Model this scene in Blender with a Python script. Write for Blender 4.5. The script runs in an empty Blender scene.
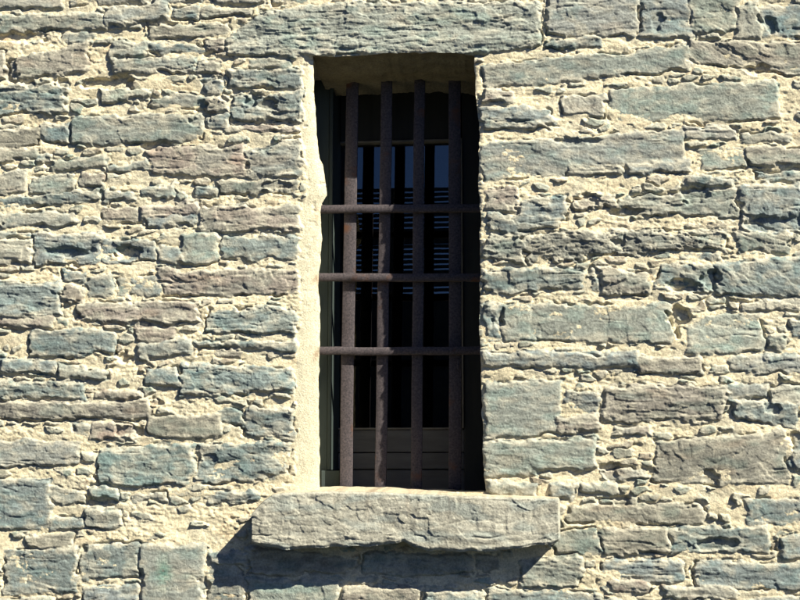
import bpy, math, random
import numpy as np
from mathutils import Vector
S=0.003                                   # metres per wall unit
ZC=2.125                                  # height of wall unit row 300
sc=bpy.context.scene
col=sc.collection
# ------------------------------------------------------------------ camera
CAM=Vector((0.396,-4.0,1.60)); AIM=Vector((0.0,0.0,ZC))
FPX=1351.0
cd=bpy.data.cameras.new('camera'); cam=bpy.data.objects.new('camera',cd); col.objects.link(cam)
cam.location=CAM
fw=(AIM-CAM).normalized()
q=fw.to_track_quat('-Z','Y'); cam.rotation_euler=q.to_euler()
cd.sensor_width=36; cd.lens=36*FPX/800; cd.clip_end=3000; cd.clip_start=.05
sc.camera=cam
Rm=q.to_matrix()
def P(px,py,d=0.0):
    """photo position -> (u,v) wall units on the plane y=d"""
    v=Rm@Vector(((px-400)/FPX,(300-py)/FPX,-1))
    t=(d-CAM.y)/v.y
    p=CAM+v*t
    return (p.x/S+400, 300-(p.z-ZC)/S)
def XZ(u,v): return ((u-400)*S, ZC+(300-v)*S)

# ------------------------------------------------------------------ noise
def h2(ix,iy,s):
    a=(ix.astype(np.int64)*374761393+iy.astype(np.int64)*668265263+s*1442695041)&0xffffffff
    a=((a^(a>>13))*1274126177)&0xffffffff
    a=((a^(a>>16))*2246822519)&0xffffffff
    a=a^(a>>15)
    return (a&0xffffff).astype(np.float32)/16777215.0
def vn(x,y,s):
    xi=np.floor(x);yi=np.floor(y);fx=(x-xi).astype(np.float32);fy=(y-yi).astype(np.float32)
    fx=fx*fx*fx*(fx*(fx*6-15)+10);fy=fy*fy*fy*(fy*(fy*6-15)+10)
    a=h2(xi,yi,s);b=h2(xi+1,yi,s);c=h2(xi,yi+1,s);d=h2(xi+1,yi+1,s)
    return ((a+(b-a)*fx)*(1-fy)+(c+(d-c)*fx)*fy)*2-1
def fbm(x,y,s,o=4,g=.5):
    r=0;a=1;t=0
    for k in range(o):
        # rotate each octave so lattice lines never show
        c,n=math.cos(.6*k+.3),math.sin(.6*k+.3)
        if k==0: xx,yy=x,y
        else: xx,yy=(x*c-y*n*.6),(y*c+x*n*.6)
        r=r+a*vn(xx*2.03**k,yy*2.03**k,s+k*17);t+=a;a*=g
    return r/t
def ss(a,b,x):
    t=np.clip((x-a)/(b-a),0,1);return t*t*(3-2*t)
def facets(x,y,s,k=1.0):
    """continuous chipped surface: highest of tilted planes seeded in a jittered grid"""
    xi=np.floor(x);yi=np.floor(y);best=np.full(x.shape,-9,np.float32)
    for i in(-1,0,1):
        for j in(-1,0,1):
            cx=xi+i;cy=yi+j
            dx=x-(cx+h2(cx,cy,s));dy=y-(cy+h2(cx,cy,s+1))
            h=h2(cx,cy,s+2)*.8-k*(np.sqrt(dx*dx+dy*dy+.02))*(.6+.5*h2(cx,cy,s+3))+(h2(cx,cy,s+4)-.5)*dx*1.1+(h2(cx,cy,s+5)-.5)*dy*1.1
            best=np.maximum(best,h.astype(np.float32))
    return best
def cells(x,y,s):
    """nearest and second distance, random of the nearest cell"""
    xi=np.floor(x);yi=np.floor(y)
    d1=np.full(x.shape,9,np.float32);d2=d1.copy();r=np.zeros(x.shape,np.float32)
    for i in(-1,0,1):
        for j in(-1,0,1):
            cx=xi+i;cy=yi+j
            d=np.hypot(x-(cx+.1+.8*h2(cx,cy,s)),y-(cy+.1+.8*h2(cx,cy,s+1))).astype(np.float32)
            n=d<d1
            d2=np.where(n,d1,np.minimum(d2,d));r=np.where(n,h2(cx,cy,s+2),r);d1=np.where(n,d,d1)
    return d1,d2,r
def terrace(t,w=.12):
    f=np.floor(t);return f+ss(0,w,t-f)
def layers(wu,wv,seed,th,lu,cr):
    """split bedding: thin sheets of uneven length, each standing at its own depth, hairline gaps between"""
    y=wv/th+1.5*fbm(wu/75,wv/34,seed,3)+.16*vn(wu/9,wv/9,seed+5)
    k=np.floor(y);f=(y-k)
    a=vn(wu/lu+k*13.7,k*1.0+.5,seed+1);a2=np.floor((vn(wu/(lu*.6)+k*7.1,k+.5,seed+2)+1)*2.2)/2.2-1
    gap=np.exp(-(np.minimum(f,1-f)*th/cr)**2)*ss(-.1,.35,vn(wu/(lu*.8)+k*3.3,k+.5,seed+3))
    return .55*a+.75*a2-(f-.5)*.55-gap*1.1
def crag(U,V,seed,r):
    """height in millimetres of rough split slate"""
    wu=U+5*fbm(U/30,V/20,seed+1,3);wv=V+.14*U*vn(U/160,V/60,seed+11)*.3+3*fbm(U/26,V/16,seed+2,3)
    L1=layers(wu,wv,seed+20,8.5,34,.8);L2=layers(wu,wv,seed+40,3.6,15,.7)
    Fc=facets(wu/24,wv/10,seed+5);Fd=facets(wu/9,wv/4.5,seed+6)
    A=fbm(U/70,V/26,seed+7,3)
    fine=fbm(U/3.4,V/2.4,seed+8,3,.75)
    mid=fbm(U/15,V/7,seed+9,3,.6)
    pw_=wu+2.2*fbm(U/6,V/5,seed+17,2);_,_,p1=cells(pw_/27,(wv+.2*wu*0)/10.5+.25*vn(U/9,V/5,seed+18),seed+60);_,_,p2=cells(pw_/11,wv/5.2,seed+70)
    Fb=facets(wu/48+.2*wv/20,wv/21,seed+15)
    return r*(1.0*L1+.35*L2+3.2*Fc+1.9*Fd+3.2*Fb+.9*mid+.9+3.0*(p1-.5)+1.7*(p2-.5))+1.4*A+.60*fine*(.5+r*.4)
# ------------------------------------------------------------------ stones read off the photograph
# left x, left top y, left bottom y, right x, right top y, right bottom y, colour, roughness
ST='''
0 17 33 108 13 30 G .7;-20 -14 11 64 -14 8 L .5;106 9 27 171 3 22 G 1;174 8 20 200 8 21 B .9;150 25 39 228 21 36 N .6
150 44 53 215 46 53 B .7;113 43 56 148 42 55 G .5;10 60 83 91 43 71 N .9;60 33 46 96 33 42 G .6;-22 50 82 8 52 80 P .6
112 58 76 200 55 72 G 1.1;-12 86 118 68 84 112 B 1.1;102 92 104 150 90 98 L .6;150 97 108 216 95 108 G .6;72 119 147 205 114 140 G .6
-12 131 149 42 130 147 N .7;44 127 143 70 124 145 B .8;200 8 19 252 8 16 L .5;70 -14 7 150 -14 0 G .6;155 -14 2 205 -14 4 G .7;210 -14 4 268 -14 5 L .5;272 -14 4 325 -14 3 G .6
200 22 34 226 24 36 B 1;206 40 50 226 42 52 P 1;200 60 74 222 62 76 P .9;204 80 92 224 80 94 B .8;206 98 110 228 100 112 P 1.1;204 116 130 226 116 130 B 1.2
250 59 69 297 57 67 G .4;228 72 89 304 69 88 B 1.1;232 96 122 304 94 121 B 1.3;228 127 134 300 126 133 P .8
150 148 175 248 144 177 P .9;246 152 179 303 138 176 G .9;222 181 195 302 179 192 D 1.2;196 187 196 220 188 196 B .7
200 206 232 303 205 229 P 1;176 206 214 200 205 212 B 1;181 237 266 219 235 264 G .35;224 236 261 303 236 259 B .8;160 271 297 301 270 295 P 1.1
-12 151 163 40 149 160 N .6;53 162 172 105 156 166 G .4;105 167 174 150 162 169 G .4;39 156 165 54 153 160 B .7
30 176 194 74 172 192 G .9;-12 175 195 28 172 192 L .7;-12 197 212 100 191 201 B .9;76 174 186 104 176 188 P .8;104 192 204 133 192 202 B .7;140 190 198 174 184 197 B .5
142 208 219 198 203 214 P 1;148 218 228 200 216 226 B .6;-12 214 229 76 211 226 G .5;100 207 222 140 210 224 P .8;-12 232 240 32 232 239 B .6;-12 243 265 32 241 263 L .8
33 233 266 100 236 264 B 1;100 238 265 159 240 262 B 1;161 246 262 180 246 261 B .3;90 276 298 112 276 297 B .4;113 277 296 126 277 296 G .3;127 276 297 160 276 296 B .5
60 270 281 88 272 283 B .9;-12 281 318 63 283 317 B 1;64 285 299 86 287 300 P .8;80 304 321 200 302 323 P .9;2 319 326 54 317 327 P .3;31 329 357 116 331 353 B .8
135 327 341 176 327 340 P .5;140 343 357 194 341 356 G .7;144 369 385 180 367 386 B .8;180 364 397 296 367 390 T 1.1;-12 381 399 84 382 397 B 1;-12 401 419 148 402 421 N .8
92 391 398 141 392 400 P .4;60 364 376 106 372 381 G .7;2 362 374 56 362 376 B .9;76 424 437 88 424 436 G .4;89 423 439 131 424 441 P .7;149 418 439 222 417 436 N .35
-12 441 469 80 440 461 G .8;206 308 332 298 310 336 T 1.1;198 340 347 297 344 352 B .8;196 349 356 240 350 357 N .7;246 404 434 297 408 440 B 1;222 412 426 244 414 426 T .8
97 449 486 194 444 484 T .9;196 444 483 290 442 478 T 1;-12 478 531 50 480 529 B .6;50 485 501 88 490 505 G .6;88 510 528 126 510 526 G .6;48 516 531 86 518 531 B .6;92 484 500 116 490 506 B .9
26 535 546 76 535 548 N .6;5 547 594 80 548 591 B .8;82 546 579 140 541 576 B .9;142 545 612 208 543 612 G .35;-14 598 640 60 600 640 L .6;84 586 612 138 580 612 B .9
205 491 505 262 490 500 B 1;134 492 502 168 494 503 L .9;210 549 612 248 578 612 G .6;250 579 612 340 581 612 G .6;342 588 612 420 586 612 P .8;422 592 612 484 594 612 B .9
250 552 574 360 553 572 N 1.2;362 554 576 470 553 575 G 1.2;214 552 566 246 552 566 B 1;474 554 572 500 554 570 N 1
484 442 480 596 439 467 G .5;490 484 495 534 484 497 G .5;551 485 497 575 485 498 B .4;578 484 493 618 484 494 L .4;568 506 524 706 502 524 N .6;557 531 553 600 528 553 G .6;602 531 553 666 527 552 N .8
520 562 586 580 557 586 G .8;486 590 612 600 592 612 B .7;655 439 483 788 431 487 N .9;744 500 525 812 498 523 B .6;669 528 552 766 527 552 B .8;778 536 557 812 535 557 B .7
600 559 580 684 560 581 B .8;693 562 587 812 561 589 B .7;610 579 588 650 581 591 P .5;664 586 600 736 587 600 L .7;602 600 640 660 600 640 B .6;740 596 640 812 597 640 B .6;664 606 640 735 606 640 G .6
502 303 341 674 305 345 G .5;687 319 356 765 313 352 G .5;768 335 350 784 334 349 G .5;790 319 338 812 319 338 B .6;639 360 374 700 358 376 N .6;600 357 368 636 359 369 B .8
730 357 372 812 354 374 G .8;604 387 420 722 387 422 N 1;724 385 396 770 384 397 G .4;772 386 405 812 384 404 L .7;730 402 418 800 405 430 B .9;482 354 367 640 355 370 B .7
485 385 438 560 382 434 G .4;565 393 411 598 392 412 B 1;483 306 342 501 304 342 B 1.2;482 143 183 683 128 163 G .5;485 191 209 520 190 212 P 1.1;521 200 222 566 198 222 B .9;486 214 231 560 216 229 B 1
484 236 257 522 234 263 D 1.7;522 234 262 728 231 251 D 1.7;484 272 292 582 271 290 B 1;626 163 175 690 158 172 B .6;700 148 170 748 147 169 G .4;749 148 167 812 148 164 N .5
683 177 187 736 178 187 B .5;755 172 182 812 170 181 B .7;740 187 231 812 184 232 B 1.3;620 197 215 738 187 219 G .9;570 200 212 618 196 208 P 1;738 235 250 790 236 252 G .6
657 266 293 716 265 292 B .9;716 262 297 812 258 298 B .8;598 270 296 650 272 294 N 1.1;676 253 261 720 253 261 B .8;548 -14 34 640 -12 37 G .7;641 -12 36 690 -12 38 B .8
692 -12 34 735 -12 30 G .8;737 8 38 758 2 37 L .4;762 8 37 812 4 38 B .5;480 67 90 692 46 71 G .6;690 43 63 812 43 77 N .8;608 89 122 779 82 122 G .5
682 126 140 735 127 142 L .5;738 134 142 790 134 143 G .6;478 109 122 552 110 122 B .9;484 123 131 548 121 128 G .8;482 92 104 515 91 104 P 1.2;546 40 51 600 40 48 B .9;560 96 116 604 94 118 L .8
760 10 -2 812 2 -12 B .5;588 272 294 597 272 294 B .8;566 166 176 620 164 174 L .7;784 150 168 812 150 168 N .6;556 418 434 600 416 434 P .9;612 426 434 650 426 434 L .8;792 436 470 812 436 470 B 1.1
600 470 478 648 470 480 L .7;770 60 60 771 60 60 G .5;740 300 311 812 300 312 L .7;600 500 506 640 500 506 G .4;538 505 525 562 505 524 L .6;496 498 500 497 498 500 G .5'''
COLS={'G':(.222,.240,.218),'B':(.165,.200,.203),'T':(.150,.195,.198),'N':(.222,.205,.172),'P':(.245,.208,.178),'L':(.32,.315,.27),'D':(.165,.165,.150),'K':(.265,.278,.25)}
def wpoly(pts): return [P(x,y) for x,y in pts]
stones=[]
for s in ST.replace('\n',';').split(';'):
    f=s.split()
    if len(f)<8: continue
    a=[float(k) for k in f[:6]]
    if a[3]-a[0]<3 or a[2]<a[1]: continue
    stones.append((wpoly([(a[0],a[1]),(a[3],a[4]),(a[3],a[5]),(a[0],a[2])]),f[6],float(f[7]),0))
LINT=wpoly([(229,37),(262,12),(330,5),(538,3),(540,44),(478,57),(308,57),(229,57)])
stones.append((LINT,'K',1.15,1))
cu=P(0,0),P(800,0),P(800,600),P(0,600)
# courses beyond the frame of the photograph
rng=random.Random(5)
U0,U1,V0,V1=-560.,1420.,-330.,708.3
v=V0-10
while v<V1:
    hh=rng.uniform(13,34);u=U0-rng.uniform(0,60)
    while u<U1:
        w=rng.uniform(30,150)
        a=(u,v);b=(u+w,v+rng.uniform(-3,3))
        cxm=u+w/2;cym=v+hh/2
        l=P(-12,max(-40,min(640,300)));
        lo=cu[0][0]+(cu[3][0]-cu[0][0])*max(0,min(1,cym/600));ro=cu[1][0]+(cu[2][0]-cu[1][0])*max(0,min(1,cym/600))
        if not(u+w>lo-14 and u<ro+14 and v+hh>cu[0][1]-16 and v<cu[2][1]+14):
            stones.append(([a,b,(u+w,v+hh+rng.uniform(-3,3)),(u,v+hh)],rng.choice('GGBBBNPLT'),rng.uniform(.4,1.1),0))
        u+=w+rng.uniform(4,10)
    v+=hh+rng.uniform(4,10)
# holes between stones (photo x0,y0,x1,y1,depth mm)
CAV='''86 79 133 89 20;-5 34 48 41 14;60 79 70 86 14;118 247 142 260 16;50 249 92 256 12;249 98 258 107 14;268 100 282 110 14;146 143 170 149 12;22 84 36 88 12
672 306 683 337 22;688 189 706 203 16;668 280 700 291 15;705 272 720 290 14;745 218 806 231 14;700 538 731 549 16;748 67 772 73 12;600 464 626 470 14;576 196 600 206 14
560 140 600 144 10;90 497 113 507 16;478 94 484 104 12;262 183 290 188 10;614 209 640 215 12;655 404 730 404 1;702 470 718 486 12;786 432 812 450 16;655 14 664 30 10
762 20 776 34 14;120 428 140 438 12;116 350 124 362 12;150 398 164 404 10;206 578 212 590 12;618 495 630 506 14;696 384 725 422 2;765 404 780 412 12;196 100 206 128 8
604 470 622 478 10;770 548 778 542 12;610 240 628 246 8;498 306 506 328 12;640 466 655 476 6;50 160 56 170 6;8 60 18 84 10;124 78 134 88 10;200 455 212 462 8;538 455 545 470 4;788 30 800 40 6'''
# ------------------------------------------------------------------ tensor grid
st=.84
def axis(a0,c0,c1,a1):
    core=np.arange(c0,c1+st,st);l=[];x=c0;s=st
    while x>a0:
        s=min(5.,s*1.05);x-=s;l.append(x)
    r=[];x=core[-1];s=st
    while x<a1:
        s=min(5.,s*1.05);x+=s;r.append(x)
    l[-1]=a0;r[-1]=a1
    return np.array(l[::-1]+list(core)+r)
lu=min(cu[0][0],cu[3][0])-14;ru=max(cu[1][0],cu[2][0])+14
au=axis(U0,lu,ru,U1);av=axis(V0,cu[0][1]-14,cu[2][1]+14,V1)
# opening edges
def curve(pts):
    q=[P(x,y) for x,y in pts];return q
Lp=curve([(313,55),(314,90),(315,110),(317,135),(319,158),(323,165),(325,180),(326.5,195),(321.5,203),(320.5,213),(321.5,240),(320,262),(318,285),(320,310),(319.5,345),(318.5,380),(319,440),(319.5,492)])
Rp=curve([(474,55),(475.5,75),(476,95),(477,110),(479,135),(479.5,160),(478.5,180),(480.5,210),(480,240),(480.5,262),(480,290),(479.5,320),(480.5,350),(482,400),(482.5,430),(483,460),(486,492)])
Tp=curve([(313,56),(330,57),(345,57),(360,56),(372,55.5),(390,54),(410,54),(430,53.5),(450,54),(474,55)])
VB=P(400,492)[1]          # bottom of opening in wall units
UL0=au[np.argmin(abs(au-P(318,300)[0]))];UR0=au[np.argmin(abs(au-P(481,300)[0]))]
VT0=av[np.argmin(abs(av-P(400,55)[1]))];VB0=av[np.argmin(abs(av-VB))]
iL,iR=int(np.where(au==UL0)[0][0]),int(np.where(au==UR0)[0][0]);jT,jB=int(np.where(av==VT0)[0][0]),int(np.where(av==VB0)[0][0])
def interp_v(pts,v,sd,amp=.8):
    a=np.array(pts);r=np.interp(v,a[:,1],a[:,0])
    return r+amp*fbm(v/9,v*0+3.3,sd,3)
def interp_u(pts,u,sd,amp=.8):
    a=np.array(pts);r=np.interp(u,a[:,0],a[:,1])
    return r+amp*fbm(u/9,u*0+3.3,sd,3)
U,V=np.meshgrid(au,av)            # rows j (v), cols i (u)
eL=interp_v(Lp,av,501,1.0)-UL0;eR=interp_v(Rp,av,502,1.6)-UR0;eT=interp_u(Tp,au,503,1.0)-VT0
fv=(ss(VT0-40,VT0,av)*(1-ss(VB0,VB0+30,av)))
fu=(ss(UL0-40,UL0,au)*(1-ss(UR0,UR0+40,au)))
U=U+(eL*fv)[:,None]*np.exp(-((au-UL0)/16)**2)[None,:]+(eR*fv)[:,None]*np.exp(-((au-UR0)/16)**2)[None,:]
V=V+(eT*fu)[None,:]*np.exp(-((av-VT0)/14)**2)[:,None]
# ------------------------------------------------------------------ mortar surface
d1,d2,rr=cells(U/5.5+.5*fbm(U/9,V/9,31,2),V/4.2,33)
lump=(1-d1*1.3)
pat=fbm(U/60,V/28,21,4)
Mh=2.6+4.0*fbm(U/34,V/14,11,4,.55)+(.7+1.8*ss(-.4,.4,pat))*fbm(U/9,V/5,12,4,.65)+2.0*lump*ss(-.2,.4,pat)+.55*fbm(U/2.6,V/2.2,14,2)-1.8*ss(.3,.6,fbm(U/9,V/4.5,17,3))
Mh+=1.6*facets(U/19,V/8,16)
warpu=5.5*fbm(U/22,V/16,41,4,.6)+2.2*fbm(U/5,V/5,47,2);warpv=3.6*fbm(U/22,V/12,42,4,.62)+1.9*fbm(U/6,V/5,48,2)
G1=crag(U,V,100,1.0)
smooth=1.2*fbm(U/50,V/20,61,3)+.45*layers(U,V,62,10,60,.6)+.55*fbm(U/3.4,V/2.6,63,3,.7)+2.2*facets(U/60,V/26,65)+.5+.9*(cells((U+warpu)/34,(V+warpv*.6)/13,66)[2]-.5)+2.3*facets(U/24,V/12,64)+.9*facets(U/10,V/6,68)+.6*fbm(U/13,V/8,66,3,.6)
# long splitting lines along the bedding
spl=np.abs(fbm(U/70,V/7,71,3));spl=np.exp(-(spl/.035)**2)*ss(.0,.5,fbm(U/40,V/14,72,3))
EW=fbm(U/15,V/8,51,4,.6)
H=np.full(U.shape,-30,np.float32);ID=np.full(U.shape,-1,np.int32);SD=np.full(U.shape,9,np.float32)
CR=np.zeros(U.shape+(3,),np.float32)
rs=np.random.RandomState(3)
ax=au[None,:];
for k,(pl,c,r,lint) in enumerate(stones):
    xs=[p[0] for p in pl];ys=[p[1] for p in pl]
    i0=np.searchsorted(au,min(xs)-9);i1=np.searchsorted(au,max(xs)+9);j0=np.searchsorted(av,min(ys)-9);j1=np.searchsorted(av,max(ys)+9)
    base=rs.uniform(2.7,8.0)+1.2*r;tx=rs.uniform(-.9,1.5);ty=rs.uniform(-2.6,1.2);tint=rs.uniform(.90,1.10);cj=rs.uniform(-.02,.02,3)
    if i1<=i0 or j1<=j0: continue
    sl=(slice(j0,j1),slice(i0,i1))
    u=U[sl]+warpu[sl];v=V[sl]+warpv[sl]
    cx=sum(xs)/len(xs);cy=sum(ys)/len(ys)
    n=len(pl);sd=None
    if not lint: jt=rs.uniform(-2.4,2.4,8);pl=[(p[0]+jt[a]+(.2 if a in(0,3) else -.2),p[1]+jt[a+4]*.6+(-.1 if a<2 else .1)) for a,p in enumerate(pl)]
    for a in range(n):
        x0,y0=pl[a];x1,y1=pl[(a+1)%n]
        L=math.hypot(x1-x0,y1-y0)
        if L<1e-6: continue
        dd=((x1-x0)*(y0-v)-(x0-u)*(y1-y0))/L*1.0
        sd=dd if sd is None else np.logaddexp(sd*1.1,dd*1.1)/1.1
    w=max(xs)-min(xs);hh=max(ys)-min(ys)
    sd=sd+(2.6*r+.6)*EW[sl]
    if lint: base=8;tx=0;ty=-1
    
    tex=r*G1[sl]*.95+(1-min(r,1))*smooth[sl]*1.3
    h=base+tx*(u-cx)/max(w,20)*2+ty*(v-cy)/max(hh,12)*2+tex-(.8+2.2*r)*spl[sl]
    inside=np.clip(-sd/2.6,0,1)
    h-= (1.3+1.3*r)*(1-inside)**2
    h-= np.maximum(sd,0)*3.2
    cur=H[sl];m=h>cur
    H[sl]=np.where(m,h,cur);ID[sl]=np.where(m,k,ID[sl]);
    SD[sl]=np.minimum(SD[sl],sd)
    cc=(np.array(COLS[c])*.80+np.array([.240,.256,.228])*.20)*tint*(1+cj)*1.04
    t=CR[sl];t[m]=cc;CR[sl]=t
# small rubble packed in the wide joints
e1,e2,er=cells(U/19+.35*fbm(U/12,V/12,81,3),V/8.5+.35*fbm(U/12,V/9,82,3),83)
rb=np.where(er>.60,1.0,0.0)*ss(.04,.30,e2-e1)*ss(.5,3.5,SD)
Rh=-3.5+8.6*rb+.75*G1
rc=np.stack([.17+.13*er,.19+.11*er,.18+.08*er],-1)
rcol=np.where((er*97%1>.62)[...,None],rc*np.array([1.15,.98,.85]),rc*np.array([.92,1,.98]))
m=(Rh>H)&(rb>.02);H=np.where(m,Rh,H);CR=np.where(m[...,None],rcol,CR);ID=np.where(m,9999,ID)
# mortar lies over and between
stone=H>Mh
crack=np.exp(-(SD/1.1)**2)*ss(.0,.35,fbm(U/20,V/10,91,3))*7
TOT=(np.maximum(H,Mh)-crack)*1.32+.3*fbm(U/2.3,V/1.9,93,2)
for s in CAV.replace('\n',';').split(';'):
    x0,y0,x1,y1,dp=[float(t) for t in s.split()]
    if dp<5: continue
    x0,x1=min(x0,x1),max(x0,x1);y0,y1=min(y0,y1),max(y0,y1)
    a=P(x0,y0);b=P(x1,y1);cx,cy=(a[0]+b[0])/2,(a[1]+b[1])/2;rx,ry=(b[0]-a[0])/2+2,(b[1]-a[1])/2+1.5
    q=((U+2.2*warpu-cx)/rx)**2+((V+1.2*warpv-cy)/ry)**2
    TOT=TOT-dp*(1-ss(.55,1.25,q))*.85
# recessed course in the shade under the sill
g0=P(252,549);g1=P(500,549);sh=ss(g0[0]-8,g0[0]+14,U)*(1-ss(g1[0]-6,g1[0]+20,U))*ss(g0[1]-30,g0[1]-6,V)*(1-ss(P(0,572)[1]-3,P(0,580)[1]+3,V+2*warpv))
TOT=TOT-6*sh
# left plaster jamb: a rounded splay about 18 units wide
inrow=ss(VT0-3,VT0+3,V)*(1-ss(VB0+2,VB0+14,V))
dl=(UL0+eL[:,None])-U                       # distance left of the arris
wob=5.0*fbm(V/12,U/30,95,4,.6)+1.5*fbm(U/7,V/7,96,3)
xpl=(P(303,55)[0]-P(313,55)[0])             # plaster starts left of edge by an amount that grows downward
pw=np.interp(V,[VT0,P(0,130)[1],P(0,200)[1],P(0,300)[1],P(0,430)[1],VB0],[9,13,20,20,24,22])
pm=ss(pw+1.2,pw-1.5,dl+wob)*(dl>-2)*inrow if True else 0
t=np.clip(1-dl/np.maximum(pw,1),0,1)
plh=2.4-9.5*t**2.2+ .9*fbm(U/14,V/20,97,3)+.45*fbm(U/4,V/5,98,3)-3.0*ss(.42,.62,fbm(U/6,V/5,99,2))*ss(VB0-60,VT0,V)
TOT=TOT*(1-pm)+plh*pm
plaster=pm>.5
# right arris and lintel arris slightly rounded
dr=U-(UR0+eR[:,None]);TOT-=3.5*np.exp(-np.maximum(dr,0)/1.8)*inrow*(dr>-1)
top=((VT0+eT[None,:])-V);incol=ss(UL0-2,UL0+3,U)*(1-ss(UR0-3,UR0+2,U));TOT-=3*np.exp(-np.maximum(top,0)/1.5)*incol*(top>-1)
# ------------------------------------------------------------------ pigment
n1=fbm(U/26,V/14,201,4);n2=fbm(U/5,V/3.5,202,4,.6);n3=fbm(U/80,V/50,203,3);n4=fbm(U/2.2,V/1.9,204,2)
SC=CR*(1+.20*n2+.16*n1+.20*n4)[...,None]
blue=ss(-.05,.5,fbm(U/22,V/11,205,4))[...,None]*.5
SC=SC*(1-blue)+SC*np.array([.78,1.0,1.03])*blue
rust=ss(.2,.6,fbm(U/34,V/12,206,4))[...,None]*.5
SC=SC*(1-rust)+SC*np.array([1.15,.97,.86])*rust
dust=(ss(-.1,.5,fbm(U/13,V/8,207,4,.6)))
dust=np.clip(dust*.5+.85*ss(-8,0,SD)*ss(-.35,.35,fbm(U/9,V/6,211,4,.65)),0,.85)[...,None]      # lime smeared over the faces
SC=SC*(1-dust)+np.array([.44,.415,.335])*dust
gs=P(165,572);gst=np.exp(-((U-gs[0])/7)**2-((V-gs[1])/13)**2)*ss(-.3,.3,n2+.3);SC=SC*(1-.6*gst[...,None])+np.array([.08,.25,.2])*.6*gst[...,None]
MC=np.array([.625,.555,.395])*(1+.12*n1+.16*n2+.10*n4+.10*n3)[...,None]
pk=ss(.25,.7,fbm(U/18,V/10,208,3))[...,None]*.45;MC=MC*(1-pk)+MC*np.array([1.0,.86,.78])*pk
grit=ss(.35,.6,fbm(U/2.8,V/2.4,209,2))[...,None]*.45;MC=MC*(1-grit)+MC*.55*grit
gm=ss(-.05,.45,fbm(U/24,V/13,210,4))[...,None]*.42;MC=MC*(1-gm)+np.array([.365,.36,.305])*gm
PC=np.array([.60,.55,.41])*(1+.08*n2+.08*n1-.18*ss(.2,.6,fbm(U/6,V/10,223,4,.6)))[...,None]
for _y in(209,277.5,351):
    _a=P(317,_y);_d=np.exp(-((U-_a[0]+1)/4.5)**2-(np.where(V>_a[1],(V-_a[1])/11,(V-_a[1])/3.5))**2)*ss(-.5,.4,n2)*.75;PC=PC*(1-_d[...,None])+np.array([.24,.15,.09])*_d[...,None]
COL=np.where(plaster[...,None],PC,np.where(stone[...,None],SC,MC)).astype(np.float32)
COL=COL*(1+.10*fbm(U/150,V/110,221,3)-.10*ss(.1,.6,fbm(U/22,V/60,222,4)))[...,None]
COL=np.clip(COL,0.02,.85)
X=(U-400)*S;Z=ZC+(300-V)*S;Y=-TOT*.001
Hmap=Y
# ------------------------------------------------------------------ mesh helpers
def mat_new(n):
    m=bpy.data.materials.new(n);m.use_nodes=True
    return m,m.node_tree.nodes,m.node_tree.links,m.node_tree.nodes['Principled BSDF']
def masonry(name,rough,bump,sc1):
    m,N,Lk,b=mat_new(name)
    a=N.new('ShaderNodeAttribute');a.attribute_name='pigment'
    tc=N.new('ShaderNodeTexCoord')
    n=N.new('ShaderNodeTexNoise');n.inputs['Scale'].default_value=sc1;n.inputs['Detail'].default_value=8;n.inputs['Roughness'].default_value=.7
    Lk.new(tc.outputs['Object'],n.inputs['Vector'])
    mr=N.new('ShaderNodeMapRange');mr.inputs[1].default_value=.3;mr.inputs[2].default_value=.7;mr.inputs[3].default_value=.66;mr.inputs[4].default_value=1.3
    Lk.new(n.outputs['Fac'],mr.inputs[0])
    mx=N.new('ShaderNodeVectorMath');mx.operation='SCALE';Lk.new(a.outputs['Color'],mx.inputs[0]);Lk.new(mr.outputs[0],mx.inputs['Scale'])
    Lk.new(mx.outputs[0],b.inputs['Base Color']);b.inputs['Roughness'].default_value=rough
    b.inputs['Specular IOR Level'].default_value=.25
    bp=N.new('ShaderNodeBump');bp.inputs['Strength'].default_value=bump;bp.inputs['Distance'].default_value=.0045
    Lk.new(n.outputs['Fac'],bp.inputs['Height']);Lk.new(bp.outputs[0],b.inputs['Normal'])
    return m
M_stone=masonry('slate_stone',.8,.6,170);M_mortar=masonry('lime_mortar',.95,.65,200)
def simple(name,c,rough=.7,metal=0,var=.25,scale=30,bump=.2,bd=.002,stretch=(1,1,1),c2=None):
    m,N,Lk,b=mat_new(name)
    tc=N.new('ShaderNodeTexCoord');mp=N.new('ShaderNodeMapping');mp.inputs['Scale'].default_value=stretch
    n=N.new('ShaderNodeTexNoise');n.inputs['Scale'].default_value=scale;n.inputs['Detail'].default_value=8;n.inputs['Roughness'].default_value=.65
    Lk.new(tc.outputs['Object'],mp.inputs[0]);Lk.new(mp.outputs[0],n.inputs['Vector'])
    r=N.new('ShaderNodeValToRGB');r.color_ramp.elements[0].position=.35;r.color_ramp.elements[1].position=.65
    r.color_ramp.elements[0].color=tuple(x*(1-var) for x in c)+(1,);r.color_ramp.elements[1].color=tuple(x*(1+var) for x in (c2 or c))+(1,)
    Lk.new(n.outputs['Fac'],r.inputs[0]);Lk.new(r.outputs[0],b.inputs['Base Color'])
    b.inputs['Roughness'].default_value=rough;b.inputs['Metallic'].default_value=metal;b.inputs['Specular IOR Level'].default_value=.12
    bp=N.new('ShaderNodeBump');bp.inputs['Strength'].default_value=bump;bp.inputs['Distance'].default_value=bd
    Lk.new(n.outputs['Fac'],bp.inputs['Height']);Lk.new(bp.outputs[0],b.inputs['Normal'])
    return m
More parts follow.
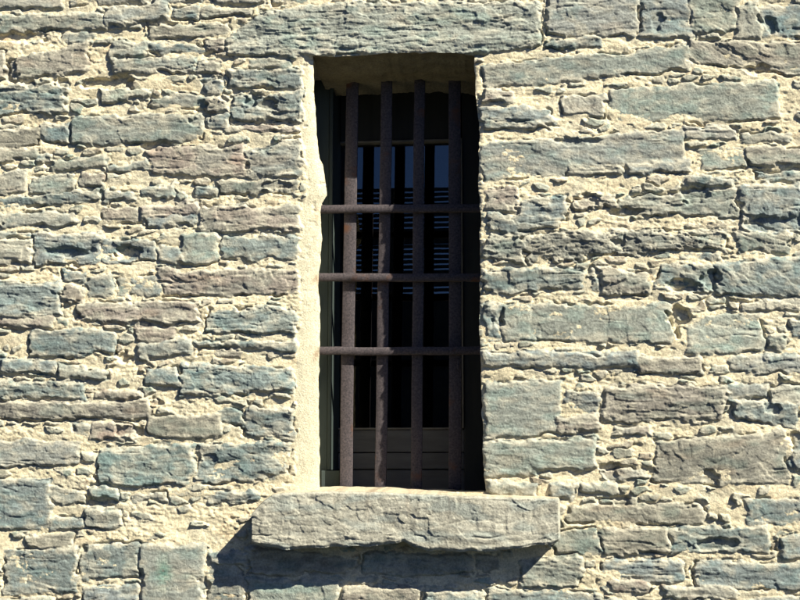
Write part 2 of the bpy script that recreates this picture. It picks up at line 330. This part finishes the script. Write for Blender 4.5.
def npmesh(name,co,faces,mat,parent=None,colr=None,smooth=True):
    used,inv=np.unique(faces.ravel(),return_inverse=True)
    co=co[used];fc=inv.reshape(faces.shape)
    me=bpy.data.meshes.new(name);me.vertices.add(len(co));me.vertices.foreach_set('co',co.astype(np.float32).ravel())
    k=fc.shape[1];me.loops.add(fc.size);me.loops.foreach_set('vertex_index',fc.astype(np.int32).ravel())
    me.polygons.add(len(fc));me.polygons.foreach_set('loop_start',np.arange(0,fc.size,k,dtype=np.int32));me.polygons.foreach_set('loop_total',np.full(len(fc),k,np.int32))
    me.update(calc_edges=True)
    if smooth: me.polygons.foreach_set('use_smooth',np.ones(len(fc),bool))
    if colr is not None:
        c=np.ones((len(used),4),np.float32);c[:,:3]=colr[used]
        at=me.color_attributes.new('pigment','FLOAT_COLOR','POINT');at.data.foreach_set('color',c.ravel())
    me.materials.append(mat)
    o=bpy.data.objects.new(name,me);col.objects.link(o)
    if parent: o.parent=parent
    return o
def thing(name,label,cat,loc=(0,0,0),group=None):
    o=bpy.data.objects.new(name,None);col.objects.link(o);o.location=loc;o['label']=label;o['category']=cat
    o.empty_display_size=.1
    if group:o['group']=group
    return o
def gridfaces(nj,ni,off=0,flip=False):
    j,i=np.meshgrid(np.arange(nj-1),np.arange(ni-1),indexing='ij')
    a=(off+j*ni+i).ravel();f=np.stack([a,a+ni,a+ni+1,a+1],-1)
    return f[:,::-1] if flip else f
wall=thing('stone_wall','rough slate rubble wall with thick cream lime mortar around the barred window','stone wall')
nj,ni=U.shape
F=gridfaces(nj,ni)
jj,ii=np.divmod(F[:,0],ni)
hole=(ii>=iL)&(ii<iR)&(jj>=jT)&(jj<jB)
fm=lambda A:A.ravel()[F].astype(np.float32).mean(1)
fst=fm(stone)>.5;fpl=fm(plaster)>.5
flint=(ID.ravel()[F[:,0]]==stones.index(next(s for s in stones if s[3]==1)))&fst&~fpl
co=np.stack([X.ravel(),Y.ravel(),Z.ravel()],-1);cr=COL.reshape(-1,3)
npmesh('stonework',co,F[~hole&fst&~fpl&~flint],M_stone,wall,cr)
npmesh('mortar',co,F[~hole&~fst&~fpl],M_mortar,wall,cr)
# lintel with its soffit
tt=np.concatenate([np.linspace(0,1,90)**1.3])
us=X[jT,iL:iR+1];ys=Y[jT,iL:iR+1];zs=Z[jT,iL:iR+1]
T,_u=np.meshgrid(tt,us,indexing='ij');uu=_u/S
DEP=.30
yy=ys[None,:]+T*DEP
drop=.026*ss(0,.45,T)+.012*ss(.75,1,T)
zz=zs[None,:]-drop+.004*fbm(uu/14,T*9,301,4,.6)*ss(0,.1,T)+.0018*fbm(uu/4,T*30,302,3)*ss(0,.05,T)-.0035*facets(uu/20,T*6,303)*ss(0,.2,T)
xx=_u
sco=np.stack([xx.ravel(),yy.ravel(),zz.ravel()],-1)
scl=np.array([.15,.13,.085])*(1+.3*fbm(uu/12,T*12,305,4))[...,None];scl=scl*(1-ss(.55,.8,T)[...,None]*.5)+np.array([.25,.23,.18])*ss(.55,.8,T)[...,None]*.5  # underside colour darkened to deepen its shade, paler mortar at the back
nl=len(co)
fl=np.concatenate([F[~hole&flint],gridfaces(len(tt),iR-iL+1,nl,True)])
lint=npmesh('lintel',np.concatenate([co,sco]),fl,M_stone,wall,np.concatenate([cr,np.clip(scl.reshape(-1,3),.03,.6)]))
lint['label']='long split slate lintel over the window opening'
# left reveal behind the plaster arris: the jamb widens inward
def reveal(side,i):
    xs=X[jT:jB+1,i];ys=Y[jT:jB+1,i];zs=Z[jT:jB+1,i]
    T,x=np.meshgrid(tt,xs,indexing='ij');zz=np.broadcast_to(zs,T.shape);vv=zz/S
    yy=ys[None,:]+T*DEP
    lift=ss(VT0+110,VT0+20,300-(zs-ZC)/S)
    if side<0:
        dx=-(T**.35)*.055*(1-lift*.15)[None,:]
        n=.0015*fbm(vv/12,T*9,311,3)
    else:
        dx=T**.7*.03+0*T; n=.004*fbm(vv/12,T*9,312,4,.6)+.004*facets(vv/14,T*6,313)
    xx=x+dx+n*ss(0,.08,T)
    c=(np.array([.5,.46,.35]) if side<0 else np.array([.27,.27,.22]))*(1+.2*fbm(vv/10,T*9,315,4))[...,None]
    return np.stack([xx.ravel(),yy.ravel(),zz.ravel()],-1),c.reshape(-1,3),len(xs)
rc_,cc_,n_=reveal(-1,iL)
o=npmesh('plaster_jamb',np.concatenate([co,rc_]),np.concatenate([F[~hole&fpl],gridfaces(len(tt),n_,len(co),False)]),M_mortar,wall,np.concatenate([cr,cc_]))
o['label']='smooth cream plastered edge on the left of the opening'
rc_,cc_,n_=reveal(1,iR)
npmesh('stone_jamb',rc_,gridfaces(len(tt),n_,0,True),M_stone,wall,cc_)
# bmesh-free box helper
def boxes(name,bl,mat,parent,bev=0.0,seg=2):
    vs=[];fs=[]
    for (x0,x1,y0,y1,z0,z1) in bl:
        b=len(vs);vs+=[(x,y,z) for x in(x0,x1) for y in(y0,y1) for z in(z0,z1)]
        fs+=[tuple(b+k for k in f) for f in((0,1,3,2),(4,6,7,5),(0,4,5,1),(2,3,7,6),(0,2,6,4),(1,5,7,3))]
    me=bpy.data.meshes.new(name);me.from_pydata(vs,[],fs);me.materials.append(mat)
    o=bpy.data.objects.new(name,me);col.objects.link(o)
    if parent:o.parent=parent
    if bev:
        m=o.modifiers.new('bevel','BEVEL');m.width=bev;m.segments=seg
    return o
def upx(px,py,d):
    u,v=P(px,py,d);return XZ(u,v)
xa,xb=(U0-400)*S,(U1-400)*S;zt=ZC+(300-V0)*S
oxl,oxr=XZ(UL0,0)[0]-.08,XZ(UR0,0)[0]+.05;ozt=XZ(0,VT0)[1]+.004;ozb=XZ(0,VB0)[1]
M_core=simple('wall_core',(.3,.28,.22),.95)
boxes('masonry_core',[(xa,oxl,.04,.42,0,zt),(oxr,xb,.04,.42,0,zt),(oxl,oxr,.04,.42,ozt,zt),(oxl,oxr,.04,.42,0,ozb-.035)],M_core,wall)
# ------------------------------------------------------------------ sill slab
def sill():
    topc=curve([(256.5,514),(261,508),(269,499.5),(278,493),(288,491),(330,490.5),(380,491),(430,493),(480,495),(520,496),(558,498),(560,500)])
    botc=curve([(256.5,541),(262,543),(272,545),(290,548.5),(310,547),(330,546),(350,545),(380,545),(396,542),(405,540),(415,545),(430,549),(460,550),(490,549.5),(520,547),(540,543),(552,543.5),(560,538)])
    ux=np.arange(topc[0][0],topc[-1][0],.8);n=len(ux)
    ta=np.array(topc);ba=np.array(botc)
    tv=np.interp(ux,ta[:,0],ta[:,1])+.8*fbm(ux/12,ux*0,401,3);bv=np.interp(ux,ba[:,0],ba[:,1])+1.2*fbm(ux/10,ux*0,402,4)
    e=np.minimum(ux-ux[0],ux[-1]-ux);
    p=.086*np.where(ux<400,ss(-1,1.6,e),ss(-1.5,1.8,e))
    p=p*(1-.12*ss(480,560,ux))
    nt,nf,nb=46,72,40
    rows=[]
    for k in range(nt):          # top, from the back to the front edge
        t=k/(nt-1);y=(.17*(1-t)+(-p+.004)*t) if True else 0
        rise=.010*(1-t)
        z=ZC+(300-tv)*S+rise-.002*0
        z=z+.0016*fbm(ux/8,ux*0+t*14,403,3)-(.004*t**12)
        rows.append(np.stack([ux,y+0*ux,z,0*ux],-1))
    for k in range(1,nf):
        t=k/(nf-1);v=tv+(bv-tv)*t
        Uf=ux;Vf=v
        c=.00125*crag(Uf,Vf,420,.9)+.0012*facets(Uf/11,Vf/9,425)+.0007*fbm(Uf/5,Vf/4,430,4,.65)
        # splitting line along the lower third, chips at the lower edge
        ln=np.abs(Vf-(tv+(bv-tv)*(.78+.10*fbm(Uf/30,Uf*0,431,4,.6))));c=c-.004*np.exp(-(ln/.7)**2)*ss(-.05,.2,fbm(Uf/14,Uf*0+2,432,3))
        chip=ss(.05,.45,fbm(Uf/24,Vf/9,433,3));c=c-.0025*chip*ss(.72,.9,t)
        y=-p-c*ss(0,.05,np.full(n,min(t,1.))) if t<.5 else -p-c
        y=y+.005*ss(.06,0,t)*1.0+.006*ss(.94,1,t)
        y=np.where(p<.02,-p,y)
        rows.append(np.stack([ux,y,ZC+(300-v)*S,0*ux+1],-1))
    for k in range(1,nb):
        t=k/(nb-1);y=(-p+.006)*(1-t)+.05*t
        z=ZC+(300-bv)*S+.004*t*0+.003*fbm(ux/12,ux*0+t*6,440,4)*ss(0,.1,t)-.0*t
        rows.append(np.stack([ux,y,z,0*ux+2],-1))
    A=np.array(rows)
    Uf=A[...,0];Zf=A[...,2]/S
    n1=fbm(Uf/22,Zf/12+A[...,3]*9,450,4);n2=fbm(Uf/4,Zf/3,451,3,.6);bl=ss(-.1,.4,fbm(Uf/26,Zf/9,452,4))[...,None]*.6
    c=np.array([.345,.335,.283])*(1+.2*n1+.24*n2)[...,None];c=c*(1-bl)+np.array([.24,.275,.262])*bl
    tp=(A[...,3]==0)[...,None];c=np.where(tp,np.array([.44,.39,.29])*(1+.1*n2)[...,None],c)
    for bx_ in(345.8,380.8,416.6,455.2):
        ub=P(bx_,488,.2)[0];d_=(np.exp(-((Uf-ub)/5)**2)*(A[...,3]==0)*.6*ss(-.5,.4,n2))[...,None];c=c*(1-d_)+np.array([.22,.14,.095])*d_
        d_=(np.exp(-((Uf-ub+3*n1)/3.2)**2)*(A[...,3]==1)*.30*ss(-.2,.5,fbm(Uf/3,Zf/30,455,3))*ss(300-545,300-495,Zf-ZC/S))[...,None];c=c*(1-d_)+np.array([.20,.15,.11])*d_
    gr_=ss(0,.5,fbm(Uf/4,Zf/40,456,4))[...,None]*.18;c=c*(1-gr_)
    co=np.stack([(A[...,0]-400)*S,A[...,1],A[...,2]],-1).reshape(-1,3)
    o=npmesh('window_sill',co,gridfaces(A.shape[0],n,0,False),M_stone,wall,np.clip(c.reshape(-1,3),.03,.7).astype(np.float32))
    o['label']='thick projecting stone sill slab under the window'
sill()
# ------------------------------------------------------------------ iron grille
M_iron=simple('rusty_iron',(.043,.040,.047),.55,.0,.22,160,.5,.0012,c2=(.072,.06,.066))
nt=M_iron.node_tree;N=nt.nodes
tc=N.new('ShaderNodeTexCoord');n=N.new('ShaderNodeTexNoise');n.inputs['Scale'].default_value=14;n.inputs['Detail'].default_value=6
nt.links.new(tc.outputs['Object'],n.inputs['Vector'])
r=N.new('ShaderNodeValToRGB');r.color_ramp.elements[0].position=.60;r.color_ramp.elements[1].position=.72
mx=N.new('ShaderNodeMix');mx.data_type='RGBA';b=N['Principled BSDF']
src=[l for l in nt.links if l.to_socket==b.inputs['Base Color']][0].from_socket
nt.links.new(n.outputs['Fac'],r.inputs[0]);nt.links.new(r.outputs[0],mx.inputs[0]);nt.links.new(src,mx.inputs[6]);mx.inputs[7].default_value=(.10,.052,.036,1)
nt.links.new(mx.outputs[2],b.inputs['Base Color'])
DB=.20
gx,gz=upx(400,488,DB)
grille=thing('iron_grille','dark rusty wrought iron window grille of four flat uprights and three crossbars','window grille',(0,0,0))
def flatbar(name,pa,pb,w,th,parent,seed,vert=True,y=DB):
    """hand forged flat bar between two (x,z) points, slightly uneven"""
    L=90;rows=[]
    a=np.array(pa);b=np.array(pb)
    t=np.linspace(0,1,L);c=a[None,:]+(b-a)[None,:]*t[:,None]
    wv=.0022*fbm(t*5,t*0+.3,seed,2)
    ch=.0012*fbm(t*40,t*0+.7,seed+4,3)
    prof=[(-.5,-.40),(-.45,-.5),(.45,-.5),(.5,-.40),(.5,.40),(.45,.5),(-.45,.5),(-.5,.40)]
    co=[]
    for k in range(L):
        for q,(s1,s2) in enumerate(prof):
            ww=(w+ch[k]*(1 if q%2 else -1))*s1+wv[k]
            co.append((c[k,0]+ww,y+th*s2,c[k,1]) if vert else (c[k,0],y+th*s2,c[k,1]+ww))
    co=np.array(co);m=len(prof)
    k,q=np.meshgrid(np.arange(L-1),np.arange(m),indexing='ij')
    f=np.stack([k*m+q,k*m+(q+1)%m,(k+1)*m+(q+1)%m,(k+1)*m+q],-1).reshape(-1,4)
    if not vert: f=f[:,::-1]
    cap=np.array([[0,1,2,3],[0,3,4,7],[4,5,6,7]])
    f=np.concatenate([f,cap[:,::-1] if vert else cap,(cap if vert else cap[:,::-1])+(L-1)*m])
    o=npmesh(name,co,f,M_iron,parent,smooth=False)
    return o
for i,(xt,xb_,w) in enumerate([(352.3,345.8,12.6),(387,380.8,11.6),(419.6,416.6,11),(454.5,455.2,12.5)]):
    xm,_=upx((xt+xb_)/2,290,DB);a=upx(xt,92,DB);b=upx(xb_,488,DB)
    o=flatbar('bar',(a[0],a[1]+.05),(b[0],b[1]-.01),w*S*1.04,.011,grille,600+i*9)
    o['label']=['sunlit leftmost upright bar','upright bar half in the shade','shaded middle upright bar','upright bar nearest the right jamb'][i]
    if i==3:
        q=upx(457,171,DB-.008);k=boxes('bolt',[(q[0]-.005,q[0]+.005,DB-.013,DB-.0057,q[1]-.007,q[1]+.006)],M_iron,o,.002)
        q=upx(458.5,364,DB-.01);k=boxes('hook',[(q[0]-.004,q[0]+.004,DB-.016,DB-.0057,q[1]-.012,q[1]+.01),(q[0]-.0035,q[0]+.0025,DB-.022,DB-.0165,q[1]-.018,q[1]-.004)],M_iron,o,.002)
for i,(ya,yb,xl,xr) in enumerate([(209,208.3,316,484),(277.5,277.5,314,484),(351,350.5,315,484)]):
    d=DB-.0155
    a=upx(xl,ya,d);b=upx(xr,yb,d)
    a=(a[0]-.075,a[1]);b=(b[0]+.03,b[1])
    o=flatbar('crossbar',a,b,.0245,.018,grille,700+i*9,False,d)
    o['label']=['top flat crossbar','middle flat crossbar','bottom flat crossbar'][i]
# ------------------------------------------------------------------ wooden window behind
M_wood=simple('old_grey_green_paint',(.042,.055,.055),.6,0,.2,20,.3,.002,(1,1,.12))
M_dwood=simple('dark_wood',(.03,.033,.035),.6,0,.2,20,.3,.002,(1,1,.12))  # darker wood colour for the right casing and head rail
M_panel=simple('grey_boards',(.12,.122,.13),.65,0,.22,24,.3,.002,(.15,1,1))
win=thing('wooden_window','old dark wooden window with one large pane and boarded bottom set behind the iron bars','window',(0,0,0))
GD=.42
lx,_=upx(331.5,300,.235);rx0,_=upx(462,290,.35)
zt_=upx(400,97,.28)[1]+.06;zb_=ozb-.01
xL=XZ(UL0,0)[0]-.075;xR=XZ(UR0,0)[0]+.045
cz=upx(335,470,.235)[1];bx2,_=upx(340,480,.235)
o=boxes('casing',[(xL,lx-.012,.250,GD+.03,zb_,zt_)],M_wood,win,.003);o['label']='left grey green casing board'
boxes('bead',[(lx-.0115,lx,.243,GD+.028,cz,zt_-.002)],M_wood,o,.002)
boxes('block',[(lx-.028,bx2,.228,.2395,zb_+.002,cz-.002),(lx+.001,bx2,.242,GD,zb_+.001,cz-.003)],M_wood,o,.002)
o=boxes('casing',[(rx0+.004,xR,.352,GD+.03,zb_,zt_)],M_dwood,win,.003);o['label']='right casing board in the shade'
M_bead=simple('pale_lit_edge',(.16,.155,.145),.6,0,.2,20,.2)  # pale colour paints in the light caught along board edges
boxes('bead',[(rx0-.002,rx0+.0035,.345,GD+.02,upx(400,428,.35)[1],upx(400,140,.35)[1])],M_bead,o,.001)
ztop=upx(400,142,.39)[1];zpan=upx(400,428,.39)[1]
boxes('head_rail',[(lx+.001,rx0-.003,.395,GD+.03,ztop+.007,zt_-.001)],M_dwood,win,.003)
boxes('head_rail_lit_edge',[(lx+.002,rx0-.003,.388,GD+.02,ztop,ztop+.006)],M_bead,win,.001)  # pale strip stands in for light on the rail's lower edge
pan=bpy.data.objects.new('board_panel',None)
z1=upx(400,453,.39)[1];z2=upx(400,470,.39)[1]
pb=boxes('board_panel',[(lx+.001,rx0+.003,.394,GD+.03,z1+.003,zpan-.005),(lx+.001,rx0+.003,.390,GD+.03,z2+.003,z1),(lx+.001,rx0+.003,.394,GD+.03,zb_,z2)],M_panel,win,.003)
bpy.data.objects.remove(pan)
boxes('rail',[(lx+.002,rx0-.003,.387,GD+.02,zpan-.0045,zpan+.001)],M_bead,win,.001)
# glass: real fresnel reflection, dark room behind
mg=bpy.data.materials.new('window_glass');mg.use_nodes=True;N=mg.node_tree.nodes;Lk=mg.node_tree.links
for x in list(N):
    if x.type!='OUTPUT_MATERIAL':N.remove(x)
out=[x for x in N if x.type=='OUTPUT_MATERIAL'][0]
g=N.new('ShaderNodeBsdfGlossy');g.inputs['Roughness'].default_value=.0;g.inputs['Color'].default_value=(1,1,1,1)
tr=N.new('ShaderNodeBsdfTransparent');tr.inputs[0].default_value=(.6,.65,.65,1);fr=N.new('ShaderNodeFresnel');fr.inputs[0].default_value=1.75
tcg=N.new('ShaderNodeTexCoord');ng=N.new('ShaderNodeTexNoise');ng.inputs['Scale'].default_value=9;ng.inputs['Detail'].default_value=1;Lk.new(tcg.outputs['Object'],ng.inputs['Vector']);bg=N.new('ShaderNodeBump');bg.inputs['Strength'].default_value=.25;bg.inputs['Distance'].default_value=.00015;Lk.new(ng.outputs['Fac'],bg.inputs['Height']);Lk.new(bg.outputs[0],g.inputs['Normal'])
ms=N.new('ShaderNodeMixShader');Lk.new(fr.outputs[0],ms.inputs[0]);Lk.new(tr.outputs[0],ms.inputs[1]);Lk.new(g.outputs[0],ms.inputs[2]);Lk.new(ms.outputs[0],out.inputs[0])
boxes('glass_pane',[(lx-.004,rx0+.002,GD,GD+.004,zpan-.008,ztop+.012)],mg,win)
# ------------------------------------------------------------------ the dark room behind
M_room=simple('dark_plaster',(.05,.048,.045),.95)  # one dark colour for every face of the room
def struct(o,l=None):
    o['kind']='structure';return o
rx,ry,rz=(-2.4,2.4),(.42,3.6),(.25,3.6)
struct(boxes('room_floor',[(rx[0],rx[1],ry[0],ry[1],rz[0]-.1,rz[0])],M_room,None))
struct(boxes('room_ceiling',[(rx[0],rx[1],ry[0],ry[1],rz[1],rz[1]+.1)],M_room,None))
struct(boxes('room_walls',[(rx[0]-.1,rx[0],ry[0],ry[1],rz[0],rz[1]),(rx[1],rx[1]+.1,ry[0],ry[1],rz[0],rz[1]),(rx[0],rx[1],ry[1],ry[1]+.1,rz[0],rz[1])],M_room,None))
# ------------------------------------------------------------------ ground and the slatted yard screen mirrored in the pane
M_gr=simple('dry_gravelly_ground',(.020,.027,.029),.95,0,.3,6,.4,.01)
struct(boxes('ground',[(-400,400,-800,0.3,-.5,0)],M_gr,None))
scr=thing('slatted_screen','tall dark timber yard screen with open slats mirrored in the window glass','screen',(0,-8,0))
M_dk=simple('dark_timber',(.05,.05,.048),.8,0,.25,9,.3,.003,(.15,1,1))
YS=-8.0
tot=(GD-CAM.y)+(GD-YS)
def zr(py):
    x,z=upx(400,py,GD);return CAM.z+(z-CAM.z)/(GD-CAM.y)*tot
x0s,x1s=-3.4,2.6
zs1,zs0=zr(187),zr(294)
boxes('boarding',[(x0s,x1s,-.04,.0,0,zs0)],M_dk,scr).location=(0,0,0)
sl=[]
py=188.
while py<293:
    if 231<py<244 or 276<py<283: 
        py+=1;continue
    za,zb2=zr(py+3.1),zr(py)
    sl.append((x0s,x1s,-.03,0,za,zb2));py+=5.1
sl.append((x0s,x1s,-.035,.005,zr(244),zr(231)));sl.append((x0s,x1s,-.035,.005,zr(284),zr(276.5)))
boxes('slat_panel',sl,M_dk,scr)
for k in range(6):
    x=x0s+.05+k*(x1s-x0s-.1)/5
    boxes('post',[(x-.05,x+.05,-.14,-.041,0,zs1)],M_dk,scr,.004)
# ------------------------------------------------------------------ light
sd=Vector((1.60,-1.0,1.65)).normalized()
sl_=bpy.data.lights.new('sun','SUN');sl_.energy=5;sl_.angle=math.radians(.5);sl_.color=(1,.93,.75)
so=bpy.data.objects.new('sun',sl_);col.objects.link(so);so.rotation_euler=(-sd).to_track_quat('-Z','Y').to_euler();so.location=(6,-6,8)
w=bpy.data.worlds.new('World');sc.world=w;w.use_nodes=True
N=w.node_tree.nodes;Lk=w.node_tree.links
sky=N.new('ShaderNodeTexSky');sky.sky_type='NISHITA';sky.sun_disc=False;sky.sun_elevation=math.asin(sd.z);sky.sun_rotation=math.atan2(sd.x,sd.y)
sky.ozone_density=10.0;sky.air_density=.42;sky.dust_density=.6
Lk.new(sky.outputs[0],N['Background'].inputs[0]);N['Background'].inputs[1].default_value=.05
vs=sc.view_settings;vs.view_transform='Standard';vs.look='None';vs.gamma=1;vs.exposure=1.32;vs.use_curve_mapping=False
sc.render.engine='CYCLES'
